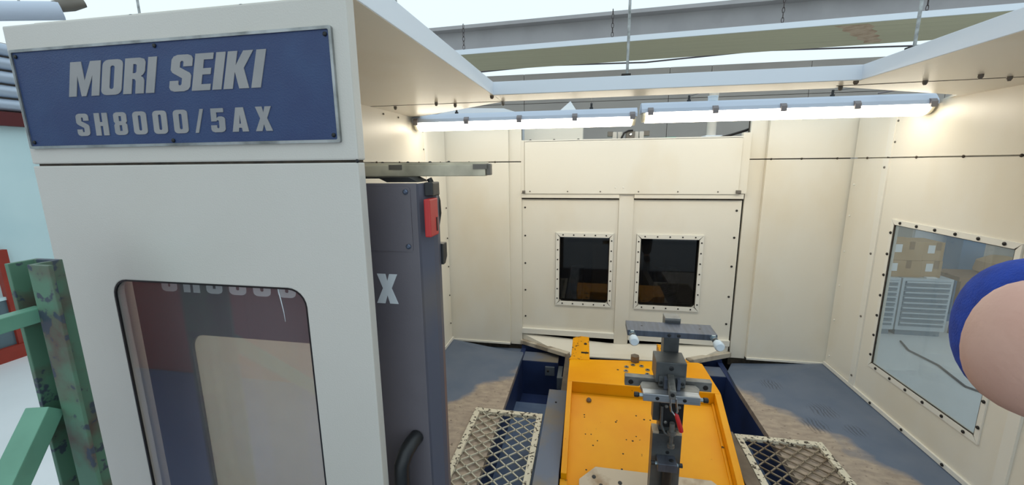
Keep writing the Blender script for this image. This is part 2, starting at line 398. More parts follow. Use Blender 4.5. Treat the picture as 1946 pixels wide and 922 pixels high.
# enclosure side walls --------------------------------------------------
def side_wall(name, X, sgn, ymid0, ymid1, yend, hole=None):
    """X inner face, sgn +1 = body towards +x"""
    root = struct(name, (X, 2.2, 0))
    a, b, c = X, X+sgn*.025, X+sgn*.06
    def pl(nm, loops, m, p, q):
        bm = bmesh.new(); plate(bm, loops, 'x', p, q); return mk(nm, bm, m, root)
    hl_ = [rect(*hole)] if hole else []
    y0 = .99
    pl('lower_panel', [rect(y0, ymid0, .012, 1.638)]+hl_, 'cream', a, b)
    pl('upper_panel', [rect(y0, ymid0, 1.646, 1.955)], 'cream', a, b)
    pl('corner_panel', [rect(ymid1, yend, .012, 1.638)], 'cream', a+sgn*.004, b)
    pl('corner_panel', [rect(ymid1, yend, 1.646, 1.955)], 'cream', a+sgn*.004, b)
    pl('backing', [rect(y0, yend, -.05, 1.95)]+([rect(hole[0]-.08, hole[1]+.08, hole[2]-.08, hole[3]+.08)] if hole else []), 'cream_shaded', b, c)
    s1 = pl('joint_strip', [rect(ymid0-.004, ymid1, .012, 1.638)], 'cream_trim', a-sgn*.010, b)
    pl('joint_strip', [rect(ymid0-.004, ymid1, 1.646, 1.955)], 'cream_trim', a-sgn*.004, b)
    tr = pl('foot_strip', [rect(y0, yend, .004, .03)], 'cream_trim', a-sgn*.012, a)
    for y in (1.3, 1.65, 1.99, 2.33, 2.63, 2.92): bolt(tr, (a-sgn*.012, y, .018), (-sgn,0,0), .009)
    for z in (.10, .55, 1.0, 1.58): bolt(s1, (a-sgn*.010, (ymid0+ymid1)/2, z), (-sgn,0,0), .008, 'valve_grey')
    for y in (1.2, 1.6, 1.95, 2.28, 2.58, 2.90, 3.14, 3.35): bolt(root, (a, y, 1.642), (-sgn,0,0), .008, 'gasket')
    for z in (1.74, 1.87): bolt(root, (a, ymid0-.02, z), (-sgn,0,0), .007, 'valve_grey')
    return root
wr = side_wall('wall_inner_right', 1.91, 1, 3.12, 3.17, 3.505, (2.205, 2.985, .275, 1.23))
wlft = side_wall('wall_inner_left', -1.235, -1, 3.02, 3.07, 3.485)
for z in (.18, .45, .72, .98, 1.25): bolt(wlft, (-1.232, 3.44, z), (1,0,0), .007)
for z in (.10, .40, .68, .95, 1.22, 1.45): bolt(wr, (1.912, 3.46, z), (-1,0,0), .007, 'cream_trim')
box('joint_strip', (1.898, 1.935, 2.02, 2.075, .012, 1.638), 'cream_trim', wr)
box('return_panel', (-1.36, -1.24, 1.0, 1.03, -.05, 1.95), 'cream', wlft)
# right window
wn = struct('window_1', (1.91, 2.6, .27))
bm = bmesh.new(); bx(bm, 1.913, 1.917, 2.205, 2.985, .275, 1.23); mk('pane', bm, 'window_glass', wn)
def mitre_frame(parent, axis, a0, a1, u0, u1, v0, v1, wd, m, nu, nv, d, seal=True, br=.007, bm_='screw_dark'):
    for k, q in enumerate(([(u0,v1),(u1,v1),(u1-wd,v1-wd),(u0+wd,v1-wd)], [(u0,v0),(u0+wd,v0+wd),(u1-wd,v0+wd),(u1,v0)],
              [(u0,v0),(u0,v1),(u0+wd,v1-wd),(u0+wd,v0+wd)], [(u1,v0),(u1-wd,v0+wd),(u1-wd,v1-wd),(u1,v1)])):
        cx = sum(p[0] for p in q)/4; cy = sum(p[1] for p in q)/4
        q = [(cx+(p[0]-cx)*(1-.004/ max(abs(p[0]-cx), .01)), cy+(p[1]-cy)*(1-.0015/max(abs(p[1]-cy), .01))) for p in q]
        bm = bmesh.new(); plate(bm, [q], axis, a0, a1); fb = mk('frame_bar', bm, m, parent)
        n = nu if k < 2 else nv
        if k == 0 and axis == 'y':
            gm = bmesh.new(); plate(gm, [rect(u0+.002,u1-.002,v0+.002,v1-.002), rect(u0+wd,u1-wd,v0+wd,v1-wd)], axis, a1-.004, a1); mk('frame_gasket', gm, 'gasket', parent)
        for i in range(n):
            t = (i+.5)/n
            if k < 2: p = (u0+wd*.5+(u1-u0-wd)*t, (v1-wd/2) if k == 0 else (v0+wd/2))
            else: p = ((u0+wd/2) if k == 2 else (u1-wd/2), v0+wd*.5+(v1-v0-wd)*t)
            bolt(fb, p3(axis, a0, p), d, br, bm_)
mitre_frame(wn, 'x', 1.902, 1.91, 2.178, 3.012, .248, 1.257, .034, 'cream_trim', 6, 7, (-1,0,0), br=.009)
bm = bmesh.new(); plate(bm, [rect(2.205,2.985,.275,1.23), rect(2.214,2.976,.284,1.221)], 'x', 1.905, 1.913); mk('seal', bm, 'gasket', wn)

# back columns ----------------------------------------------------------
def column(name, x0, xs, x1, y):
    """broad face x0..xs, recessed face xs..x1"""
    root = struct(name, ((x0+x1)/2, y, 0))
    lo, hi = min(x0, xs), max(x0, xs); l2, h2 = min(xs, x1), max(xs, x1)
    for z0, z1 in ((-.005, 1.638), (1.646, 1.955)):
        box('panel', (lo, hi, y, y+.07, z0, z1), 'cream', root, .002)
        box('recess_panel', (l2, h2, y+.035, y+.07, z0+(.0 if z0 > 1 else -.02), z1), 'cream', root, .002)
    box('backing', (min(x0, x1), max(x0, x1), y+.06, y+.09, -.1, 1.95), 'gasket', root)
    box('foot_strip', (lo, hi, y-.012, y, -.012, .004), 'cream_trim', root)
    for t in (.05, .4, .8):
        bolt(root, (lo+(hi-lo)*t, y, 1.642), (0,-1,0), .008, 'gasket')
    return root
cl = column('wall_back_left', -1.26, -.682, -.576, 3.5)
cr = column('wall_back_right', 1.935, 1.335, 1.215, 3.53)

# back doors ------------------------------------------------------------
YD = 3.555
def machine_door(name, x0, x1, wx0, wx1):
    root = struct(name, ((x0+x1)/2, YD, 0))
    z0, z1 = .375, 1.036
    bm = bmesh.new(); plate(bm, [rect(x0, x1, .02, 1.322), rrect(wx0+.028, wx1-.028, z0+.028, z1-.028, .04)], 'y', YD, YD+.03); mk('panel', bm, 'cream', root)
    bm = bmesh.new(); plate(bm, [rect(wx0+.02, wx1-.02, z0+.02, z1-.02)], 'y', YD+.03, YD+.034); mk('pane', bm, 'dark_glass', root)
    mitre_frame(root, 'y', YD-.012, YD, wx0, wx1, z0, z1, .040, 'cream_trim', 5, 7, (0,-1,0), br=.0065)
    box('header', (x0, x1, YD-.03, YD, 1.336, 1.372), 'cream', root, .002)
    box('header_gap', (x0, x1, YD-.002, YD+.004, 1.322, 1.338), 'gasket', root)
    box('sill', (x0, x1, YD-.03, YD, .090, .140), 'cream_trim', root, .002)
    return root
d1 = machine_door('door_1', -.575, .246, -.280, .218)
d2 = machine_door('door_2', .366, 1.196, .400, .938)
for z in (.25, .50, .75, 1.0, 1.25): bolt(d1, (-.548, YD, z), (0,-1,0), .008)
for z in (.28, .52, .78, 1.02, 1.24): bolt(d2, (1.163, YD, z), (0,-1,0), .009)
ml = struct('trim_1', (.306, YD, 0)); box('mullion', (.247, .365, YD-.016, YD+.03, .0, 1.376), 'cream', ml, .002)
fa = struct('wall_fascia', (.31, 3.53, 1.37))
box('panel', (-.545, 1.150, 3.515, 3.545, 1.372, 1.812), 'cream', fa, .003)
box('panel_top', (-.545, 1.150, 3.515, 3.60, 1.806, 1.818), 'cream_trim', fa)
box('side_strip', (-.578, -.549, 3.53, 3.56, 1.376, 1.82), 'cream', fa, .002)
box('side_strip', (1.154, 1.214, 3.53, 3.575, 1.376, 1.845), 'cream', fa, .002)
for x in (-.50, -.18, .09, .395, .70, 1.0): bolt(fa, (x, 3.515, 1.392), (0,-1,0), .006, 'valve_grey')
for x in (.21, .275): bolt(fa, (x, 3.515, 1.425), (0,-1,0), .007, 'cream_trim')
for x in (-.50, -.3, -.1): bolt(fa, (x, 3.55, 1.818), (0,0,1), .010)
box('pulley_block', (-.565, -.54, 3.495, 3.52, 1.378, 1.40), 'valve_grey', fa, .004)
box('pulley_block', (1.13, 1.165, 3.495, 3.52, 1.378, 1.405), 'valve_grey', fa, .004)
# sloped apron under the doors and its two lips
ap = struct('trim_2', (.3, 3.5, 0))
bm = bmesh.new(); poly(bm, [(-.575,3.55,.09),(-.57,3.55,.0),(-.15,3.34,-.005),(.85,3.37,-.005),(1.19,3.55,.0),(1.196,3.55,.09)], .01); mk('apron', bm, 'cream', ap)
def bar_between(bm, p, q, wd, t):
    p, q = Vector(p), Vector(q); d = (q-p).normalized(); n = Vector((0,0,1)).cross(d).normalized()
    a = [p-n*wd/2, p+n*wd/2, q+n*wd/2, q-n*wd/2]; vs_ = []
    for z in (0, t):
        vs_.append([bm.verts.new(v+Vector((0,0,z))) for v in a])
    lo, hi = vs_
    bm.faces.new(lo[::-1]); bm.faces.new(hi)
    for i in range(4): bm.faces.new((lo[i], lo[(i+1)%4], hi[(i+1)%4], hi[i]))
bm = bmesh.new(); bar_between(bm, (-.58,3.54,-.01), (-.14,3.325,-.01), .05, .035); mk('lip', bm, 'lip', ap, .002)
bm = bmesh.new(); bar_between(bm, (1.205,3.55,-.005), (.83,3.35,-.005), .05, .04); mk('lip', bm, 'lip', ap, .002)

# roof rim (soffit) -------------------------------------------------------
ce = struct('ceiling', (.32, 1.9, 1.955)); ZS = 1.955
def sof(pts, m='cream'):
    bm = bmesh.new(); plate(bm, [pts], 'z', ZS, ZS+.012); return mk('soffit_panel', bm, m, ce)
sl = sof([(-1.30,.83),(-.47,.83),(-.47,2.248),(-1.30,2.248)])
sof([(-1.30,2.254),(-.462,2.254),(-1.235,2.86),(-1.30,2.86)])
sof([(-.468,2.045),(1.098,2.045),(1.098,2.235),(-.468,2.248)])
sr = sof([(1.10,.83),(1.96,.83),(1.96,2.105),(1.10,2.168)])
sof([(1.075,2.174),(1.96,2.111),(1.96,2.85),(1.86,2.62),(1.10,2.20)])
def flange(d): box('rim_flange', d, 'panel_white', ce, .002)
box('seam', (-1.23, -.462, 2.246, 2.256, ZS-.001, ZS+.011), 'gasket', ce)
bm = bmesh.new(); plate(bm, [[(1.075,2.166),(1.93,2.103),(1.93,2.113),(1.075,2.176)]], 'z', ZS-.001, ZS+.011); mk('seam', bm, 'gasket', ce)
flange((-.474, -.468, .83, 2.045, ZS+.001, 2.016))
flange((1.098, 1.104, .83, 2.045, ZS+.001, 2.016))
flange((-.474, 1.104, 2.040, 2.046, ZS+.001, 2.016))
for x, y in ((-1.10,2.31), (-.82,2.22), (-.74,2.30), (-.47,2.30)): bolt(ce, (x, y-.02, ZS), (0,0,-1), .009, 'valve_grey', .018)
for x, y in ((1.10,2.19), (1.38,2.12), (1.50,2.02), (1.66,2.10)): bolt(ce, (x, y, ZS), (0,0,-1), .009, 'valve_grey', .018)
for x, y in ((-.48,2.06), (1.09,2.06)): bolt(ce, (x, y, ZS), (0,0,-1), .010, 'brown_steel', .014)
for y in (2.40, 2.60): bolt(ce, (-1.232, y, 1.93), (1,0,0), .006, 'valve_grey')

# front wall of the cabin -------------------------------------------------
wf = struct('wall_front', (-.91, .8, 0)); YF = .80
bm = bmesh.new(); plate(bm, [rect(-1.352, -.475, -.06, 1.635), rrect(-1.182, -.632, .55, 1.353, .045)], 'y', YF, YF+.027); mk('lower_panel', bm, 'cream_shaded', wf, .003)
box('upper_panel', (-1.352, -.474, YF, YF+.03, 1.640, 1.955), 'cream_shaded', wf, .004)
box('seam', (-1.34, -.48, YF+.006, YF+.03, 1.633, 1.642), 'gasket', wf)
bm = bmesh.new(); plate(bm, [rrect(-1.182, -.632, .55, 1.353, .045), rrect(-1.178, -.636, .554, 1.349, .042)], 'y', YF+.001, YF+.006); mk('window_seal', bm, 'black', wf)
bm = bmesh.new(); plate(bm, [rrect(-1.181, -.633, .551, 1.352, .044)], 'y', YF+.006, YF+.009); mk('pane', bm, 'front_glass', wf)
bm = bmesh.new(); tube(bm, [(-.708,YF+.0055,1.351),(-.703,YF+.0055,1.32),(-.699,YF+.0055,1.29),(-.698,YF+.0055,1.268)], .001, 5, [.0012,.0012,.0008,.0004]); mk('scratch', bm, 'white_letter', wf)
box('end_panel', (-1.352, -1.30, YF+.03, 1.0, -.06, 1.955), 'cream_shaded', wf, .002)
for x in (-1.0, -.72): bolt(wf, (x, .815, 1.955), (0,0,1), .006)
bolt(wf, (-.477, YF+.002, 1.638), (0,-1,0), .004, 'black')

# ================================================================== OBJECTS
# big sign ----------------------------------------------------------------
sg = thing('sign_board', (-.92, YF, 1.678), 'blue metal sign board with two rows of silver capitals on the cabin front', 'sign')
box('plate', (-1.332, -.512, YF-.004, YF, 1.681, 1.895), 'sign_blue', sg)
bm = bmesh.new(); plate(bm, [rrect(-1.337, -.507, 1.676, 1.900, .004, 2), rrect(-1.331, -.513, 1.682, 1.894, .003, 2)], 'y', YF-.007, YF); mk('frame', bm, 'silver', sg)
lettering('MORI SEIKI', -1.188, -.657, 1.791, 1.865, YF-.004, 'sign_letter', sg, .05, .31)
lettering('SH8000/5AX', -1.184, -.660, 1.703, 1.753, YF-.004, 'sign_letter', sg, .24, .06)
for x in (-1.322, -.522):
    for z in (1.691, 1.885): bolt(sg, (x, YF-.004, z), (0,-1,0), .0045, 'black')
for x, z in ((-.93, 1.887), (-.92, 1.688)): bolt(sg, (x, YF-.004, z), (0,-1,0), .0045, 'black')

# sliding door -------------------------------------------------------------
YS = .92
sd = thing('sliding_door', (-.83, YS, .03), 'dark grey sliding machine door half hidden behind the white cabin front', 'door')
bm = bmesh.new(); plate(bm, [rect(-1.285, -.402, .03, 1.586), rrect(-1.115, -.56, .35, 1.158, .045)], 'y', YS, YS+.010); mk('leaf', bm, 'door_grey', sd, .002)
bm = bmesh.new(); prof = [(-.403,YS+.001),(-.396,YS),(-.372,YS+.022),(-.366,YS+.034),(-.366,YS+.05),(-.403,YS+.05)]
plate(bm, [prof], 'z', .03, 1.585); mk('edge_profile', bm, 'door_edge', sd)
box('edge_cap', (-.384, -.362, YS+.004, YS+.05, 1.555, 1.588), 'soft_black', sd, .003)
bm = bmesh.new(); plate(bm, [rrect(-1.125, -.55, .34, 1.168, .045)], 'y', YS+.011, YS+.014); mk('pane', bm, 'door_glass', sd)
cp = None
bm = bmesh.new(); plate(bm, [rrect(-.72, -.417, 1.421, 1.578, .008, 4)], 'y', YS-.002, YS); cp = mk('cover_plate', bm, 'door_grey', sd)
for z in (1.566, 1.434): bolt(cp, (-.428, YS-.002, z), (0,-1,0), .0065, 'screw_blue')
lettering('SH8000/5AX', -1.182, -.462, 1.285, 1.362, YS, 'white_letter', sd, .22, .04)
bm = bmesh.new(); tube(bm, [(-.437,YS,.915),(-.441,YS-.025,.913),(-.448,YS-.048,.900),(-.455,YS-.060,.875),(-.456,YS-.062,.84),(-.456,YS-.062,.66),(-.452,YS-.05,.64),(-.441,YS,.63)], .0195, 12); mk('handle', bm, 'soft_black', sd, smooth=True)
sw = box('switch_actuator', (-.374, -.359, .893, .945, 1.462, 1.551), 'red_switch', sd, .003)
box('slot', (-.3592, -.3575, .930, .936, 1.472, 1.505), 'black', sw)
bm = bmesh.new(); tube(bm, [(-.39,.975,1.595),(-.378,.975,1.570),(-.370,.975,1.54),(-.369,.975,1.51),(-.375,.975,1.478),(-.388,.975,1.462)], .007, 8); mk('cable', bm, 'black', sd, smooth=True)
bm = bmesh.new(); plate(bm, [[(.9705,1.378),(.9705,1.432),(1.0,1.432),(1.0,1.395),(.985,1.378)]], 'x', -.392, -.360); mk('stop_bracket', bm, 'soft_black', sd, .002)
# guide rail ----------------------------------------------------------------
gr = thing('guide_rail', (-.43, 1.0, 1.60), 'beige steel guide rail sticking out above the dark sliding door', 'rail')
bm = bmesh.new(); bx(bm, -.90, -.250, .985, 1.01, 1.600, 1.628); mk('rail', bm, 'rail_steel', gr, .002)
box('top_strip', (-.90, -.252, .995, 1.03, 1.628, 1.634), 'rail_steel', gr)
box('end_cap', (-.250, -.238, .99, 1.012, 1.602, 1.630), 'valve_grey', gr, .003)
for x in (-.50, -.28): box('shim', (x, x+.035, .983, .986, 1.617, 1.629), 'valve_grey', gr)
for x in (-.53, -.46, -.40, -.35): bolt(gr, (x, 1.01, 1.634), (0,0,1), .004, 'black')
bm = bmesh.new(); plate(bm, [[(-.60,1.60),(-.425,1.60),(-.40,1.588),(-.48,1.588),(-.50,1.597),(-.60,1.597)]], 'y', .93, 1.0); mk('carriage', bm, 'black', gr)

# tube lamps ------------------------------------------------------------------
def tube_lamp(x0, x1, z0, z1, label, clips, hooks):
    yc = 2.86
    t = thing('tube_lamp', ((x0+x1)/2, yc, z0), label, 'lamp', 'tube lamps over the setup station')
    zm = z0+(z1-z0)*.48
    prof = [(yc-.072,zm),(yc-.068,zm+.022),(yc-.045,z1-.012),(yc-.03,z1),(yc+.03,z1),(yc+.045,z1-.012),(yc+.068,zm+.022),(yc+.072,zm)]
    bm = bmesh.new(); plate(bm, [prof], 'x', x0, x1); mk('housing', bm, 'lamp_housing', t)
    n = 9
    pd = [(yc+.068*math.cos(math.pi+math.pi*i/n), zm-.001+(zm-z0)*math.sin(math.pi+math.pi*i/n)) for i in range(n+1)]
    bm = bmesh.new(); plate(bm, [pd], 'x', x0+.03, x1-.03); mk('diffuser', bm, 'tube_light', t, smooth=True)
    for a, b in ((x0+.008, x0+.03), (x1-.03, x1-.008)):
        bm = bmesh.new(); plate(bm, [[(yc+(p[0]-yc)*.9, zm-.001+(p[1]-zm)*.9) for p in pd]], 'x', a, b); mk('end_cap', bm, 'diffuser_end', t, smooth=True)
    for x in clips:
        bm = bmesh.new(); plate(bm, [[(yc-.085,zm-.018),(yc-.088,zm+.012),(yc-.075,zm+.028),(yc-.062,zm+.03),(yc-.066,zm+.005),(yc-.074,zm-.018)]], 'x', x-.016, x+.016); mk('clip', bm, 'lamp_clip', t, .002)
    for x in hooks:
        bm = bmesh.new(); cyl(bm, (x,yc,z1-.002), (x,yc,z1+.014), .012, 10); cyl(bm, (x,yc,z1+.012), (x,yc,z1+.04), .007, 8)
        tube(bm, [(x,yc,z1+.035),(x,2.22,1.975)], .002, 6); mk('hook', bm, 'soft_black', t)
    return t
tube_lamp(-1.222, .286, 1.860, 1.970, 'shorter fluorescent tube lamp, its end against the left wall', (-1.194,-.83,-.467,-.104,.256), (-.92, 0.0))
tube_lamp(.311, 1.902, 1.876, 1.996, 'longer, brighter fluorescent tube lamp running to the right wall', (.364,.74,1.114,1.497,1.87), (.60, 1.40))
bm = bmesh.new(); tube(bm, [(1.86,2.80,1.998),(1.82,2.74,1.995),(1.74,2.72,2.0),(1.68,2.73,2.01),(1.60,2.80,2.0)], .005, 8); c = mk('cable', bm, 'lamp_clip', smooth=True, label='thin grey cable looping over the end of the longer tube lamp', category='cable')
bm = bmesh.new(); cyl(bm, (.74,2.86,1.997), (.74,2.86,2.02), .028, 14); cyl(bm, (.74,2.86,2.02), (.74,2.86,2.028), .03, 14)
mk('warning_beacon', bm, 'rubber_white', smooth=True, label='small white round cap standing on top of the longer tube lamp', category='cap')

# yellow swing table ---------------------------------------------------------
yt = thing('pallet_table', (.35, 2.2, -.05), 'yellow painted steel table with raised ribs and a ring of bolts', 'table')
ZT = .25; XL, XR = -.108, .812
def zsl(y): return ZT+(y-2.46)*.30          # slope of the lowered front
bm = bmesh.new(); plate(bm, [[(XL,2.46),(XR,2.46),(XR,2.50),(.80,2.84),(.775,2.855),(XL+.01,2.77),(XL,2.75)]], 'z', .16, ZT); hub = mk('hub_plate', bm, 'yellow', yt, .004)
def slope_slab(x0, x1, y0, y1, dz0, dz1, xr0=None, xr1=None):
    bm = bmesh.new(); xa0 = x0 if xr0 is None else xr0; xa1 = x1 if xr1 is None else xr1
    v = [bm.verts.new(p) for p in ((xa0,y0,zsl(y0)+dz0),(xa1,y0,zsl(y0)+dz0),(x1,y1,zsl(y1)+dz0),(x0,y1,zsl(y1)+dz0),
                                   (xa0,y0,zsl(y0)+dz1),(xa1,y0,zsl(y0)+dz1),(x1,y1,zsl(y1)+dz1),(x0,y1,zsl(y1)+dz1))]
    for f in ((0,3,2,1),(4,5,6,7),(0,1,5,4),(1,2,6,5),(2,3,7,6),(3,0,4,7)): bm.faces.new([v[i] for i in f])
    return bm
mk('trough_floor', slope_slab(XL+.02, XR-.03, 1.30, 2.455, -.11, -.075, XL+.02, .70), 'yellow', yt)
mk('rib', slope_slab(XL, XL+.030, 1.86, 2.459, -.15, 0), 'yellow', yt, .003)
mk('rib', slope_slab(XL-.004, XL+.034, 1.30, 1.857, -.15, -.03), 'yellow_worn', yt, .003)
mk('rib', slope_slab(XR-.035, XR, 1.30, 2.459, -.15, 0, .705, .738), 'yellow', yt, .003)
mk('weld_seam', slope_slab(XR-.050, XR-.036, 1.30, 2.455, -.076, -.062, .690, .704), 'yellow_worn', yt, .004)
bm = bmesh.new(); plate(bm, [[(XL-.005,2.76),(XL+.14,2.77),(XL+.14,2.86),(XL+.135,3.16),(XL+.07,3.17),(XL+.01,3.13),(XL+.008,2.80)]], 'z', .232, ZT+.004); ear = mk('ear', bm, 'yellow_worn', yt, .002)
box('slot', (-.03, .025, 2.86, 2.885, ZT+.0041, ZT+.005), 'screw_dark', ear); bolt(ear, (.0, 3.02, ZT+.004), (0,0,1), .012)
bm = bmesh.new(); plate(bm, [[(.54,2.78),(.62,2.85),(.72,2.85),(.575,3.10),(.54,3.12)]], 'z', .20, ZT+.003); ear2 = mk('ear', bm, 'yellow_worn', yt, .002)
bolt(ear2, (.565, 3.03, ZT+.003), (0,0,1), .011)
for i in range(8):
    a = 2*math.pi*(i+.3)/8
    x, y = .344+.074*math.cos(a), 2.665+.078*math.sin(a)
    bm = bmesh.new()
    ri, ro = .008, .0145; n = 14
    r_in = [(x+ri*math.cos(2*math.pi*k/n), y+ri*math.sin(2*math.pi*k/n)) for k in range(n)]
    r_out = [(x+ro*math.cos(2*math.pi*k/n), y+ro*math.sin(2*math.pi*k/n)) for k in range(n)]
    plate(bm, [r_out, r_in], 'z', ZT, ZT+.006); b_ = mk('socket_bolt', bm, 'silver', hub)
    bm = bmesh.new(); plate(bm, [r_in], 'z', ZT, ZT+.002); mk('bolt_recess', bm, 'black', hub)
bm = bmesh.new(); cyl(bm, (.345,2.80,ZT), (.345,2.80,ZT+.045), .031, 6); mk('hex_bolt', bm, 'brown_steel', hub, .002)
for x, y in ((.22, 2.66), (.47, 2.60), (.63, 2.55), (.52, 2.62)): bolt(hub, (x, y, ZT-.001), (0,0,1), .008, 'black', .002)
bolt(yt, (.03, 2.40, zsl(2.40)-.075), (0,0,1), .016, 'brown_steel', .02)
for k in range(26):
    x = random.uniform(-.03, .70); y = random.uniform(1.92, 2.36)
    bolt(yt, (x, y, zsl(y)-.0752), (0,0,1), random.choice((.004, .005, .006)), 'screw_dark', .0012, 'tapped_hole')
# tan mounting plate on the trough
tp = thing('mounting_plate', (.37, 1.7, .0), 'tan steel plate with cut corners and bolt holes lying in the yellow table', 'plate')
bm = bmesh.new(); pts = [(-.015,1.55),(-.015,1.88),(.068,1.955),(.64,1.955),(.715,1.89),(.70,1.55)]
a = [bm.verts.new((x,y,zsl(y)-.074)) for x, y in pts]; b = [bm.verts.new((x,y,zsl(y)-.044)) for x, y in pts]
bm.faces.new(a[::-1]); bm.faces.new(b)
for i in range(6): bm.faces.new((a[i], a[(i+1)%6], b[(i+1)%6], b[i]))
mk('plate', bm, 'tan_plate', tp, .002)
for x, y in ((.06,1.90), (.095,1.86), (.19,1.885), (.13,1.83), (.52,1.86), (.60,1.83)):
    bolt(tp, (x, y, zsl(y)-.0445), (0,-.3,1), .011, 'black', .002, 'hole')

def brace_bar(p, q, wd, t):
    bm = bmesh.new(); p, q = Vector(p), Vector(q); d = (q-p).normalized(); n = d.cross(Vector((0,0,1))).normalized(); u = n.cross(d)
    a = [bm.verts.new(p+s1*n*t/2+s2*u*wd/2) for s1, s2 in ((-1,-1),(1,-1),(1,1),(-1,1))]; b = [bm.verts.new(q+s1*n*t/2+s2*u*wd/2) for s1, s2 in ((-1,-1),(1,-1),(1,1),(-1,1))]
    bm.faces.new(a[::-1]); bm.faces.new(b)
    for i in range(4): bm.faces.new((a[i], a[(i+1)%4], b[(i+1)%4], b[i]))
    return bm
# clamping post ----------------------------------------------------------------
cp = thing('clamping_post', (.38, 1.86, .03), 'upright steel clamping post with crossbar standing on the yellow table', 'fixture')
def pb(name, d, m, bev=.0015, parent=None): return box(name, d, m, parent or cp, bev)
col_ = pb('column', (.363, .432, 1.917, 1.98, .40, .902), 'dark_steel')
pb('cap_block', (.363, .432, 1.915, 1.982, .903, .915), 'gunmetal')
xb = pb('crossbar', (.184, .560, 1.80, 1.915, .866, .893), 'blue_steel', .002)
for x in (.252, .502): bolt(xb, (x, 1.86, .8925), (0,0,1), .005, 'black', .0015, 'hole')
for x in (.362, .402): bolt(xb, (x, 1.80, .879), (0,-1,0), .008, 'soft_black', .003)
for x in (.204, .543):
    bm = bmesh.new()
    tube(bm, [(x,1.80,.880),(x,1.788,.880)], .0145, 6); s_ = mk('nut', bm, 'zinc', xb)
    bm = bmesh.new(); tube(bm, [(x,1.79,.880),(x,1.735,.880)], .0075, 10); mk('stud', bm, 'zinc', xb, smooth=True)
    bm = bmesh.new(); tube(bm, [(x,1.772,.880),(x,1.766,.880)], .013, 12); tube(bm, [(x,1.757,.880),(x,1.745,.880)], .0125, 6); mk('washer', bm, 'gunmetal', xb)
    bm = bmesh.new(); tube(bm, [(x,1.742,.880),(x,1.739,.880),(x,1.708,.880),(x,1.700,.880)], .02, 18, [.015,.0185,.0205,.015]); mk('rubber_cap', bm, 'rubber_white', xb, smooth=True)
kb = pb('clamp_body', (.316, .446, 1.80, 1.916, .65, .749), 'dark_steel', .003)
bolt(kb, (.381, 1.80, .722), (0,-1,0), .011, 'soft_black', .003)
for x in (.336, .428): bolt(kb, (x, 1.782, .660), (0,-1,0), .008, 'soft_black', .003)
pb('jaw', (.328, .440, 1.782, 1.799, .640, .688), 'dark_steel', .002, kb)
pb('jaw_cheek', (.346, .360, 1.755, 1.781, .630, .692), 'blue_steel', .0015, kb)
pb('jaw_cheek', (.400, .414, 1.755, 1.781, .630, .692), 'blue_steel', .0015, kb)
bm = bmesh.new(); plate(bm, [[(.186,.602),(.250,.602),(.258,.612),(.500,.612),(.508,.602),(.566,.602),(.566,.648),(.186,.648)]], 'y', 1.836, 1.87); wing = mk('wing_plate', bm, 'gunmetal', cp, .002)
for x in (.213, .540):
    bolt(wing, (x, 1.836, .622), (0,-1,0), .012, 'screw_dark', .002, 'hole')
bm = bmesh.new(); plate(bm, [[(.255,1.752),(.250,1.80),(.262,1.83),(.495,1.83),(.505,1.80),(.490,1.752)]], 'z', .612, .634); mk('wedge_cover', bm, 'gunmetal', wing, .002)
bm = bmesh.new(); bx(bm, .253, .488, 1.708, 1.751, .606, .643); cb = mk('clamp_bar', bm, 'aluminium', cp, .003)
for x in (.312, .424): bolt(cb, (x, 1.708, .624), (0,-1,0), .0085, 'black', .002, 'hole')
for s_, x in ((-1, .253), (1, .488)):
    bm = bmesh.new(); tube(bm, [(x,1.73,.622),(x+s_*.014,1.73,.622)], .009, 8); mk('nut', bm, 'zinc', cb)
    bm = bmesh.new(); tube(bm, [(x+s_*.012,1.73,.622),(x+s_*.018,1.73,.622),(x+s_*.034,1.73,.622),(x+s_*.036,1.73,.622)], .011, 12, [.006,.0115,.0115,.009]); mk('thumb_screw', bm, 'soft_black', cb, smooth=True)
bm = brace_bar((.379,1.80,.676), (.362,1.655,.676), .040, .028); sn = mk('push_spindle', bm, 'gunmetal', cp, .005)
bolt(sn, (.362, 1.655, .676), (0,-1,0), .009, 'black', .002, 'hole')
# toggle clamp below
bm = bmesh.new(); bx(bm, .345, .446, 1.80, 1.84, .43, .553); tg = mk('toggle_base', bm, 'soft_black', cp, .003)
for x in (.37, .425):
    for z in (.455, .535): bolt(tg, (x, 1.80, z), (0,-1,0), .008, 'gunmetal')
bm = bmesh.new(); tube(bm, [(.366,1.70,.635),(.366,1.70,.60),(.371,1.70,.575),(.388,1.70,.555)], .004, 8); tube(bm, [(.388,1.70,.635),(.392,1.70,.60),(.396,1.70,.575),(.390,1.70,.555)], .004, 8); mk('wire_lever', bm, 'chrome', tg, smooth=True)
bm = bmesh.new(); tube(bm, [(.390,1.70,.566),(.394,1.70,.556),(.412,1.70,.500),(.417,1.70,.482),(.418,1.70,.477)], .01, 12, [.005,.009,.0105,.0095,.004]); mk('red_grip', bm, 'red_grip', tg, smooth=True)
bm = bmesh.new(); tube(bm, [(.350,1.79,.54),(.350,1.785,.45),(.365,1.78,.415),(.395,1.775,.40)], .006, 8); mk('lever_arm', bm, 'dark_steel', tg, smooth=True)
bm = bmesh.new(); tube(bm, [(.395,1.775,.47),(.395,1.775,.43),(.395,1.775,.428),(.395,1.775,.415),(.395,1.775,.413),(.395,1.775,.365),(.395,1.775,.362),(.395,1.775,.347)], .01, 14, [.012,.012,.02,.02,.009,.009,.016,.016]); mk('press_pin', bm, 'gunmetal', tg, smooth=True)
pb('spine', (.317, .444, 1.825, 1.875, .443, .60), 'dark_steel', .002)
pb('spine', (.345, .444, 1.825, 1.875, .395, .442), 'dark_steel', .002)
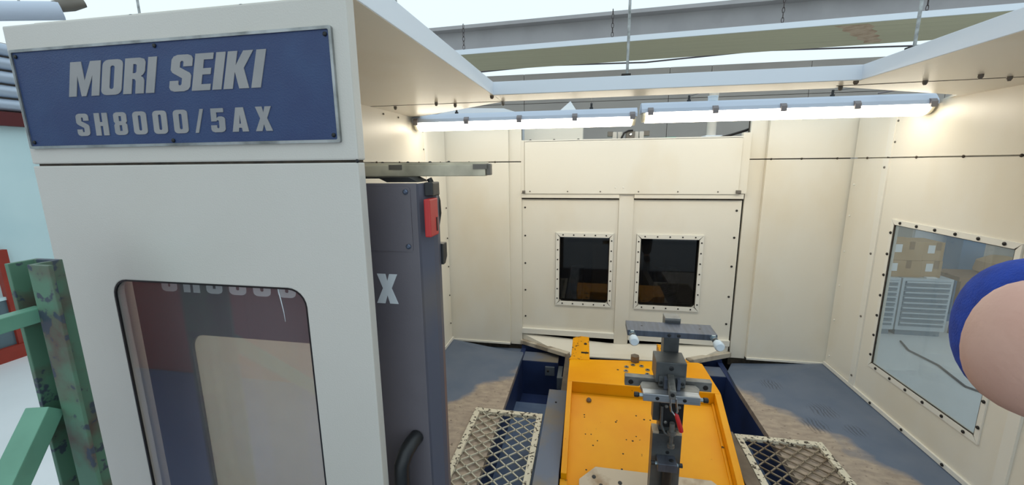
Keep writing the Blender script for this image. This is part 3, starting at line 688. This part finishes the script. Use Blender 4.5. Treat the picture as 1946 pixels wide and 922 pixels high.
for x0, x1 in ((.318, .345), (.415, .446)): pb('copper_face', (x0, x1, 1.80, 1.86, .392, .403), 'tan_plate', .001)
fp = pb('foot_plate', (.317, .447, 1.80, 1.86, .017, .392), 'dark_steel', .002)
bolt(fp, (.388, 1.80, .30), (0,-1,0), .009, 'black', .002)
lb = pb('locating_block', (.338, .422, 1.735, 1.80, .245, .285), 'blue_steel', .003, fp)
bolt(lb, (.40, 1.765, .285), (0,0,1), .011, 'soft_black', .003)
for s_, x in ((-1, .338), (1, .422)):
    bm = bmesh.new(); tube(bm, [(x,1.765,.265),(x+s_*.01,1.765,.265)], .008, 8); mk('nut', bm, 'zinc', lb)
    bm = bmesh.new(); tube(bm, [(x+s_*.009,1.765,.265),(x+s_*.027,1.765,.265)], .010, 12); mk('thumb_screw', bm, 'soft_black', lb)
bm = bmesh.new(); cyl(bm, (.385,1.77,.03), (.385,1.77,.244), .022, 16); mk('stub', bm, 'soft_black', fp)
box('stop_block', (.20, .29, 1.74, 1.78, .002, .07), 'soft_black', None, .003, label='small black stop block lying on the tan plate beside the post', category='block')

# grates ---------------------------------------------------------------------------
def grate(x0, x1, y0, y1, z, fm, wm, label, seed):
    g = thing('floor_grate', ((x0+x1)/2, (y0+y1)/2, z), label, 'grate', 'steel mesh floor grates beside the yellow table')
    wd = .036; t = .022
    for d in ((x0, x1, y1-wd, y1), (x0, x1, y0, y0+wd), (x0, x0+wd, y0+wd+.001, y1-wd-.001), (x1-wd, x1, y0+wd+.001, y1-wd-.001)):
        box('frame_bar', d+(z, z+t), fm, g, .002)
    bm = bmesh.new(); dx, dy = .086, .078; nx = int((x1-x0)/dx)+2; ny = int((y1-y0)/dy)+2
    cx0, cx1, cy0, cy1 = x0+wd*.8, x1-wd*.8, y0+wd*.8, y1-wd*.8
    def clip(p, q):
        (ax, ay), (bx_, by) = p, q; t0, t1 = 0., 1.
        for dd, lo, hi, s in ((bx_-ax, cx0, cx1, ax), (by-ay, cy0, cy1, ay)):
            ta, tb = sorted(((lo-s)/dd, (hi-s)/dd)); t0 = max(t0, ta); t1 = min(t1, tb)
        return None if t1-t0 < .03 else ((ax+(bx_-ax)*t0, ay+(by-ay)*t0), (ax+(bx_-ax)*t1, ay+(by-ay)*t1))
    for i in range(-1, nx+1):
        for j in range(-1, ny+1):
            bx0, by0 = x0+i*dx, y0+j*dy
            for p, q in (((bx0,by0),(bx0+dx/2,by0+dy/2)), ((bx0+dx/2,by0+dy/2),(bx0+dx,by0)), ((bx0,by0),(bx0+dx/2,by0-dy/2)), ((bx0+dx/2,by0-dy/2),(bx0+dx,by0))):
                if j % 1: continue
                c_ = clip(p, q)
                if c_: bar_between(bm, c_[0]+(z+.006,), c_[1]+(z+.006,), .0065, .007)
    mk('expanded_mesh', bm, wm, g, kind='stuff')
grate(-.712, -.262, 1.50, 2.418, .002, 'peel_white', 'mesh_wire', 'white flaking mesh grate between the sliding door and the yellow table', 1)
grate(.892, 1.362, 1.50, 2.415, .002, 'peel_white', 'mesh_wire_brown', 'rusty cream mesh grate between the yellow table and the windowed wall', 2)

# green railing ----------------------------------------------------------------------
gn = thing('railing', (-1.12, .62, 0), 'worn green steel railing post with brace in front of the white cabin', 'railing')
YG = .64
bm = bmesh.new()
plate(bm, [[(-1.165,YG-.03),(-1.155,YG-.03),(-1.155,YG+.012),(-1.105,YG+.012),(-1.105,YG-.03),(-1.05,YG-.03),(-1.05,YG-.022),(-1.095,YG-.022),(-1.095,YG+.022),(-1.165,YG+.022)]], 'z', 0, 1.44); mk('post', bm, 'green_paint', gn, .0015)
mk('rail', brace_bar((-1.12,.625,1.333), (-1.04,-.3,1.333), .030, .03), 'green_clean', gn, .002)
mk('brace', brace_bar((-1.13,.60,1.125), (-.93,-.10,.30), .040, .045), 'green_clean', gn, .002)
bm = bmesh.new(); bx(bm, -1.07, -1.02, -.35, -.30, 0, 1.35); mk('post', bm, 'green_paint', gn, .002)

# things above the doors ----------------------------------------------------------------
box('white_housing', (-.60, -.07, 3.86, 4.3, 1.75, 2.02), 'cream', None, .004, label='white sheet metal housing behind the door fascia under the shorter lamp', category='housing')
bm = bmesh.new(); plate(bm, [[(-1.95,2.03),(-1.35,2.19),(-.86,2.17),(-.70,2.12),(-.70,1.6),(-1.95,1.6)]], 'y', 4.2, 4.6); mk('roof_cowl', bm, 'panel_white', label='white sheet metal cowl rising behind the left end of the shorter lamp', category='cowl')
bm = bmesh.new(); plate(bm, [[(-.34,2.10),(-.20,2.215),(-.13,2.11)]], 'y', 4.2, 4.5); mk('roof_wedge', bm, 'panel_white', label='small white triangular cowl peeking over the shorter lamp', category='cowl')
box('machine_roof', (-1.9, 2.6, 3.7, 5.2, 1.68, 1.76), 'hall_grey', None, label='grey machine roof behind the door fascia', category='roof')
vb = thing('valve_block', (.28, 3.70, 1.80), 'grey valve block with hose standing behind the door fascia', 'valve')
box('body', (.292, .362, 3.68, 3.74, 1.76, 1.884), 'valve_grey', vb, .004)
bolt(vb, (.328, 3.68, 1.858), (0,-1,0), .014, 'chrome')
for x in (.20, .245, .375, .42): box('connector', (x-.018, x+.018, 3.70, 3.75, 1.76, 1.882), 'valve_white', vb, .003)
for x in (.165, .345, .46): box('plug', (x-.024, x+.024, 3.70, 3.75, 1.845, 1.888), 'valve_grey', vb, .004)
bm = bmesh.new(); tube(bm, [(.25,3.67,1.78),(.255,3.67,1.83),(.275,3.67,1.87),(.31,3.67,1.888),(.345,3.68,1.89)], .008, 8); mk('hose', bm, 'screw_dark', vb, smooth=True)
bm = bmesh.new(); plate(bm, [[(.08,1.80),(.12,1.828),(.45,1.828),(.70,1.835),(.80,1.80)]], 'y', 3.76, 3.90); mk('turquoise_tray', bm, 'turquoise', label='turquoise tray edge showing behind the door fascia', category='tray')
pp = thing('vent_pipe', (.99, 3.8, 1.76), 'white upright pipe with flange behind the door fascia under the longer lamp', 'pipe')
bm = bmesh.new(); cyl(bm, (.99,3.8,1.84), (.99,3.8,2.3), .036, 18); mk('pipe', bm, 'valve_white', pp, smooth=True)
box('flange', (.925, 1.06, 3.72, 3.86, 1.76, 1.84), 'panel_white', pp, .006)
bm = bmesh.new(); tube(bm, [(1.02,3.66,1.815),(1.10,3.66,1.835),(1.20,3.67,1.865),(1.30,3.68,1.90)], .010, 8); mk('hose', bm, 'screw_dark', smooth=True, label='black hose rising past the right end of the door fascia', category='hose')

# dim machine interior behind the door panes
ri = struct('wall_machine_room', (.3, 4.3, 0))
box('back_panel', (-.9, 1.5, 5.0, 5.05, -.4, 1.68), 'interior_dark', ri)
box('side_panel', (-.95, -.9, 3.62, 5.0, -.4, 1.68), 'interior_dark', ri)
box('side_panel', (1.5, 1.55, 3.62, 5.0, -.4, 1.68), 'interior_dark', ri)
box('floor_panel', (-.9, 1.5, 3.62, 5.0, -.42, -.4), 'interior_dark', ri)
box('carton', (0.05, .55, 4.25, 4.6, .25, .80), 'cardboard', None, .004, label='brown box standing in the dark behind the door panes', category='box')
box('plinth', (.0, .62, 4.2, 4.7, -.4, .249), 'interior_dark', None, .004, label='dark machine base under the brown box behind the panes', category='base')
bm = bmesh.new(); cyl(bm, (-.10,4.3,-.4), (-.10,4.3,.55), .05, 16, .07); mk('spindle', bm, 'silver', smooth=True, label='dull metal spindle behind the left door pane', category='spindle')
bm = bmesh.new(); cyl(bm, (.80,4.3,-.4), (.80,4.3,.56), .10, 16, .13); mk('spindle', bm, 'silver', smooth=True, label='thick metal spindle behind the right door pane', category='spindle')

# things outside the right window -------------------------------------------------------
YC = 6.34
def cabinet(x0, x1, label, n=9):
    c = thing('drawer_cabinet', ((x0+x1)/2, YC+.3, -.8), label, 'cabinet', 'grey drawer cabinets behind the window')
    box('body', (x0, x1, YC, YC+.6, -.72, .03), 'cab_frame', c, .004)
    box('base', (x0+.03, x1-.03, YC+.03, YC+.57, -.8, -.72), 'cab_drawer', c)
    h = .66/n
    for i in range(n):
        z = -.655+i*h
        dr = box('drawer', (x0+.035, x1-.035, YC-.012, YC, z, z+h-.012), 'cab_drawer', c)
        box('handle', (x0+.035, x1-.035, YC-.035, YC-.0125, z+h-.032, z+h-.013), 'cab_frame', dr, .003)
cabinet(4.265, 4.86, 'grey cabinet of nine shallow drawers seen whole through the window')
cabinet(3.66, 4.245, 'grey drawer cabinet cut off by the left window edge')
def carton(x0, x1, y0, y1, z0, z1, label):
    c = thing('cardboard_box', ((x0+x1)/2, (y0+y1)/2, z0), label, 'box', 'cardboard boxes on the drawer cabinets')
    box('carton', (x0, x1, y0, y1, z0, z1), 'cardboard', c, .006)
    m = (x0+x1)/2+.05
    box('tape', (m-.03, m+.03, y0-.002, y0, z1-.11, z1), 'tape_brown', c)
    box('label', (x0+.05, x0+.13, y0-.002, y0, z1-.15, z1-.04), 'paper', c)
carton(4.08, 4.50, 6.40, 6.80, .03, .265, 'lower left cardboard box on the whole drawer cabinet')
carton(4.51, 4.75, 6.42, 6.80, .03, .265, 'lower right cardboard box on the whole drawer cabinet')
carton(4.10, 4.49, 6.40, 6.80, .267, .53, 'upper left cardboard box stacked on the drawer cabinet')
carton(4.50, 4.74, 6.42, 6.80, .267, .52, 'upper right cardboard box stacked on the drawer cabinet')
carton(3.98, 4.42, 7.2, 7.6, -.8, .92, 'tall cardboard box behind the stacked boxes at the window corner')
box('paper_pile', (4.55, 4.68, 6.36, 6.41, .031, .045), 'paper', None, label='white papers lying on the drawer cabinet before the boxes', category='papers')
bm = bmesh.new(); tube(bm, [(4.2,6.1,-.79),(4.1,5.8,-.79),(4.15,5.4,-.79),(4.05,4.9,-.79),(4.3,4.5,-.79),(4.5,4.2,-.79),(4.9,4.1,-.79)], .012, 6); mk('floor_cable', bm, 'cable', smooth=True, label='dark cable snaking over the hall floor outside the window', category='cable')
bm = bmesh.new(); tube(bm, [(5.0,5.4,-.79),(4.6,5.2,-.79),(4.5,4.8,-.79),(4.6,4.3,-.79),(4.4,3.8,-.79)], .010, 6); mk('floor_cable', bm, 'cable', smooth=True, label='thin reddish cable curling over the hall floor outside the window', category='cable')
bp = thing('machine_column', (5.6, 7.2, -.8), 'blue steel column standing beyond the cardboard boxes', 'column')
box('column', (5.46, 5.75, 7.1, 7.4, -.8, 1.5), 'blue_post', bp, .01); box('foot', (5.4, 5.81, 7.04, 7.46, -.8, -.7), 'blue_post', bp, .01)
wc = thing('white_cupboard', (5.5, 7.5, -.8), 'white cupboard standing between the boxes and the blue column', 'cupboard')
box('body', (5.15, 5.85, 7.62, 8.2, -.8, .75), 'hall_light', wc, .01); box('door', (5.17, 5.83, 7.60, 7.619, .2, .73), 'panel_white', wc)
wt = thing('workbench', (6.0, 6.6, -.8), 'wooden workbench beside the drawer cabinets behind the window', 'table')
box('table_top', (5.0, 6.6, 6.45, 6.95, -.02, .04), 'wood', wt, .005)
for x in (5.05, 6.5):
    for y in (6.48, 6.87): box('leg', (x, x+.06, y, y+.06, -.8, -.021), 'wood', wt)
bm = bmesh.new(); tube(bm, [(5.62,6.7,.041),(5.62,6.7,.08),(5.62,6.7,.22),(5.62,6.7,.30)], .2, 16, [.2,.24,.22,.1]); mk('sack', bm, 'cardboard', smooth=True, label='tan sack lying on the wooden workbench', category='sack')

# roof of the hall ------------------------------------------------------------------------
def hall_box(name, xa, ya, za, L, dy, dz, m, ang=-4.0, **kw):
    bm = bmesh.new(); bx(bm, 0, L, 0, dy, 0, dz)
    o = mk(name, bm, m, origin=(0,0,0), **kw); o.location = (xa, ya, za); o.rotation_euler = (0, 0, R(ang)); return o
rp = thing('radiant_panel', (-4, 6.14, 3.15), 'long olive radiant panel with white rim hanging from chains under the roof', 'panel')
rp.rotation_euler = (0, 0, R(-4)); WL[rp.name] = Vector((0,0,0))
def rpart(name, d, m, bm=None):
    if bm is None: bm = bmesh.new(); bx(bm, *d)
    return mk(name, bm, m, rp, origin=(0,0,0))
rpart('panel', (0, 12, .01, 1.1, 0, .03), 'radiant_olive'); rpart('rim', (0, 12, -.01, .009, -.005, .06), 'panel_white')
bm = bmesh.new(); zz = [(6.75+.09*k+(.05 if k % 2 else 0), .08+.115*k) for k in range(9)]
plate(bm, [zz+[(x+.34-.02*k, y+.01) for k, (x, y) in reversed(list(enumerate(zz)))]], 'z', -.002, -.0005); rpart('rust_patch', None, 'rust_patch', bm)
for x in (2.2, 4.25, 6.2, 7.6, 9.2):
    bm = bmesh.new()
    for k in range(7):
        z = .05+k*.055; a = .009 if k % 2 else .002; b = .002 if k % 2 else .009
        pts = [(x+a*math.cos(t)*1.6, .05+b*math.cos(t)*1.6, z+.034*math.sin(t)) for t in [2*math.pi*i/8 for i in range(9)]]
        tube(bm, pts, .004, 5, cap=False)
    mk('chain', bm, 'chain', rp, origin=(0,0,0))
bt = thing('roof_beam', (-5, 8.2, 3.5), 'grey steel roof beam spanning the hall below the bright skylight', 'beam'); bt.rotation_euler = (0,0,R(-3)); WL[bt.name] = Vector((0,0,0))
for nm, d in (('web', (0, 15, .10, .14, 0, .6)), ('top_flange', (0, 15, -.10, .34, .6, .66)), ('bottom_flange', (0, 15, -.10, .34, -.04, 0))):
    bm = bmesh.new(); bx(bm, *d); mk(nm, bm, 'beam_grey', bt, origin=(0,0,0))
for x, y, z0, z1, lab in ((.305, 4.0, 2.40, 4.6, 'thin steel rod hanging above the middle of the rim'), (2.49, 4.0, 2.50, 4.6, 'thin steel rod hanging above the right soffit'),
                     (-1.85, 4.0, 3.0, 5.0, 'thin steel rod above the left canopy'), (-4.8, 4.0, 2.6, 5.0, 'thin steel rod hanging above the sign')):
    t = thing('hanger_rod', (x, y, z0), lab, 'rod', 'hanger rods under the roof')
    bm = bmesh.new(); cyl(bm, (x,y,z0), (x,y,z1), .012, 8); mk('rod', bm, 'silver', t, smooth=True)
    box('clamp', (x-.05, x+.03, y-.03, y+.03, z0-.04, z0+.0), 'screw_dark', t, .004)
bm = bmesh.new(); tube(bm, [(-2.3,8.8,3.50),(-1,8.8,3.56),(1,8.8,3.52),(3,8.8,3.62),(5.5,8.8,3.56),(7,8.8,3.7)], .015, 6); mk('roof_cable', bm, 'cable', smooth=True, label='dark cable sagging along the top of the far hall wall', category='cable')
# lamp at the upper left
lt = thing('pendant_lamp', (-3.0, 1.9, 2.4), 'grey-blue tubular hall lamp over the left end of the sign', 'lamp')
bm = bmesh.new(); tube(bm, [(-3.25,1.55,2.365),(-2.95,2.02,2.50)], .047, 18); mk('tube', bm, 'lamp_housing', lt, smooth=True)
bm = bmesh.new(); tube(bm, [(-2.96,2.0,2.515),(-2.93,2.06,2.545),(-2.90,2.11,2.565)], .03, 12, [.03,.035,.02]); mk('end_fitting', bm, 'valve_grey', lt, smooth=True)
bm = bmesh.new(); cyl(bm, (-3.05,1.9,2.50), (-3.05,1.9,4.5), .006, 6); mk('hanger', bm, 'silver', lt)

# unseen stand-in machine behind the viewer, added to tint the front pane's reflection
rm = thing('stand_in_machine', (-3.6, -2.0, -.8), 'red stand-in machine with blue base, added out of view to be mirrored in the front window pane', 'machine')
box('body', (-5.2, -2.2, -2.6, -1.6, -.45, 1.2), 'red_machine', rm, .02); box('base', (-5.2, -1.45, -2.6, -.3, -.8, -.451), 'blue_machine', rm, .02)
for x in (-4.7, -3.9, -3.1): box('door', (x, x+.7, -1.6, -1.59, -.4, .9), 'red_machine', rm, .004)

# person leaning in at the right: bare bent arm out of a blue sleeve -------------------------
mat('skin', (214, 170, 152), 0.55, rgb2=(204, 156, 138), nscale=14, lo=0.35, hi=0.7, bump=0.25, bscale=160)
mat('blue_shirt', (26, 62, 158), 0.9, rgb2=(20, 50, 136), nscale=60, bump=0.5, bscale=400)
mat('trousers', (52, 58, 74), 0.9)
mat('hair', (70, 52, 40), 0.8)
mat('shoe', (36, 34, 34), 0.6)
def skin_mesh(name, verts, edges, m, parent=None, root=0, sub=2, **kw):
    me = bpy.data.meshes.new(name); base = Vector((.86, .16, 0))
    me.from_pydata([Vector(v[:3])-base for v in verts], edges, [])
    o = bpy.data.objects.new(name, me); COL.objects.link(o)
    o.modifiers.new('skin', 'SKIN'); o.modifiers['skin'].use_smooth_shade = True
    for i, v in enumerate(verts):
        sv = me.skin_vertices[0].data[i]; rr = (v[3] if len(v) > 3 else .05)*1.24
        sv.radius = (rr, rr); sv.use_root = (i == root)
    sm = o.modifiers.new('sub', 'SUBSURF'); sm.levels = sub; sm.render_levels = sub
    dg = bpy.context.evaluated_depsgraph_get(); dg.update()
    em = bpy.data.meshes.new_from_object(o.evaluated_get(dg)); bpy.data.objects.remove(o)
    em.name = name; em.materials.clear(); em.materials.append(MATS[m])
    for p in em.polygons: p.use_smooth = True
    o = bpy.data.objects.new(name, em); COL.objects.link(o)
    if parent: o.parent = parent
    else: o.location = base
    for k, v in kw.items(): o[k] = v
    return o
# body graph: pelvis root
V = [(.86,.16,.95,.13),(.86,.16,1.12,.12),(.85,.17,1.30,.14),(.84,.18,1.42,.11),(.83,.20,1.50,.055),(.82,.22,1.57,.055),(.81,.25,1.64,.085),(.81,.26,1.72,.085),(.81,.25,1.77,.05)]
E_ = [(0,1),(1,2),(2,3),(3,4),(4,5),(5,6),(6,7),(7,8)]
def chain(start, pts):
    prev = start
    for p in pts:
        V.append(p); E_.append((prev, len(V)-1)); prev = len(V)-1
    return prev
def hand(wrist, d, side, up_):
    d, side, up_ = Vector(d).normalized(), Vector(side).normalized(), Vector(up_).normalized()
    wp = Vector(V[wrist][:3]); palm = wp+d*.055
    V.append(tuple(palm)+(.020,)); E_.append((wrist, len(V)-1)); pi = len(V)-1
    for k, ln in enumerate((.072, .082, .077, .060)):
        b0 = palm+d*.03+side*(.030-.020*k)
        chain(pi, [tuple(b0)+(.0085,), tuple(b0+d*ln*.5-up_*.008)+(.008,), tuple(b0+d*ln*.8-up_*.035)+(.0075,)])
    t0 = wp+d*.03+side*.028
    chain(wrist, [tuple(t0)+(.011,), tuple(t0+d*.03+side*.02-up_*.01)+(.0095,), tuple(t0+d*.055+side*.015-up_*.025)+(.0085,)])
# left arm, raised and bent, elbow in view
sh = chain(3, [(.70,.24,1.43,.062)])
el = chain(sh, [(.60,.34,1.44,.052),(.48,.435,1.454,.054),(.396,.452,1.458,.056)])
wr_ = chain(el, [(.424,.417,1.456,.060),(.50,.32,1.475,.050),(.57,.23,1.49,.036),(.605,.185,1.50,.027)])
hand(wr_, (.35,-.45,.1), (0,0,1), (-.8,-.6,0))
# right arm hanging
sh = chain(3, [(1.00,.16,1.42,.058)])
wr2 = chain(sh, [(1.05,.15,1.28,.05),(1.07,.14,1.12,.045),(1.08,.17,1.0,.04),(1.09,.21,.87,.027)])
hand(wr2, (0,.1,-1), (0,1,0), (1,0,0))
for s_ in (-1, 1):
    chain(0, [(.86+s_*.09,.16,.88,.095),(.86+s_*.10,.16,.68,.078),(.86+s_*.10,.165,.48,.058),(.86+s_*.105,.15,.28,.055),(.86+s_*.11,.13,.08,.04),(.86+s_*.115,.20,.035,.035),(.86+s_*.12,.28,.028,.026)])
person = skin_mesh('person', V, E_, 'skin', sub=3, label='person in blue shirt whose bare bent elbow reaches in at the right edge', category='person')
WL[person.name] = Vector((.86,.16,0))
# clothing
SV = [(.86,.16,.90,.155),(.86,.16,1.12,.150),(.85,.17,1.30,.165),(.84,.18,1.42,.13),(.70,.24,1.435,.085),(.60,.345,1.445,.078),(.47,.475,1.455,.072),(.384,.487,1.459,.068),(1.00,.16,1.42,.08),(1.055,.15,1.26,.072),(1.07,.145,1.18,.07)]
skin_mesh('shirt', SV, [(0,1),(1,2),(2,3),(3,4),(4,5),(5,6),(6,7),(3,8),(8,9),(9,10)], 'blue_shirt', person, sub=3)
TV = [(.86,.16,.98,.15),(.86,.16,.92,.15)]; TE = [(0,1)]
for s_ in (-1, 1):
    k = len(TV); TV += [(.86+s_*.09,.16,.84,.11),(.86+s_*.10,.16,.66,.098),(.86+s_*.10,.165,.46,.08),(.86+s_*.105,.15,.10,.07)]
    TE += [(1,k),(k,k+1),(k+1,k+2),(k+2,k+3)]
skin_mesh('trousers', TV, TE, 'trousers', person)
for s_ in (-1, 1):
    skin_mesh('shoe', [(.86+s_*.11,.12,.055,.05),(.86+s_*.115,.20,.045,.045),(.86+s_*.12,.29,.038,.038)], [(0,1),(1,2)], 'shoe', person)
skin_mesh('hair', [(.815,.225,1.68,.085),(.812,.235,1.76,.088),(.81,.25,1.80,.05)], [(0,1),(1,2)], 'hair', person)
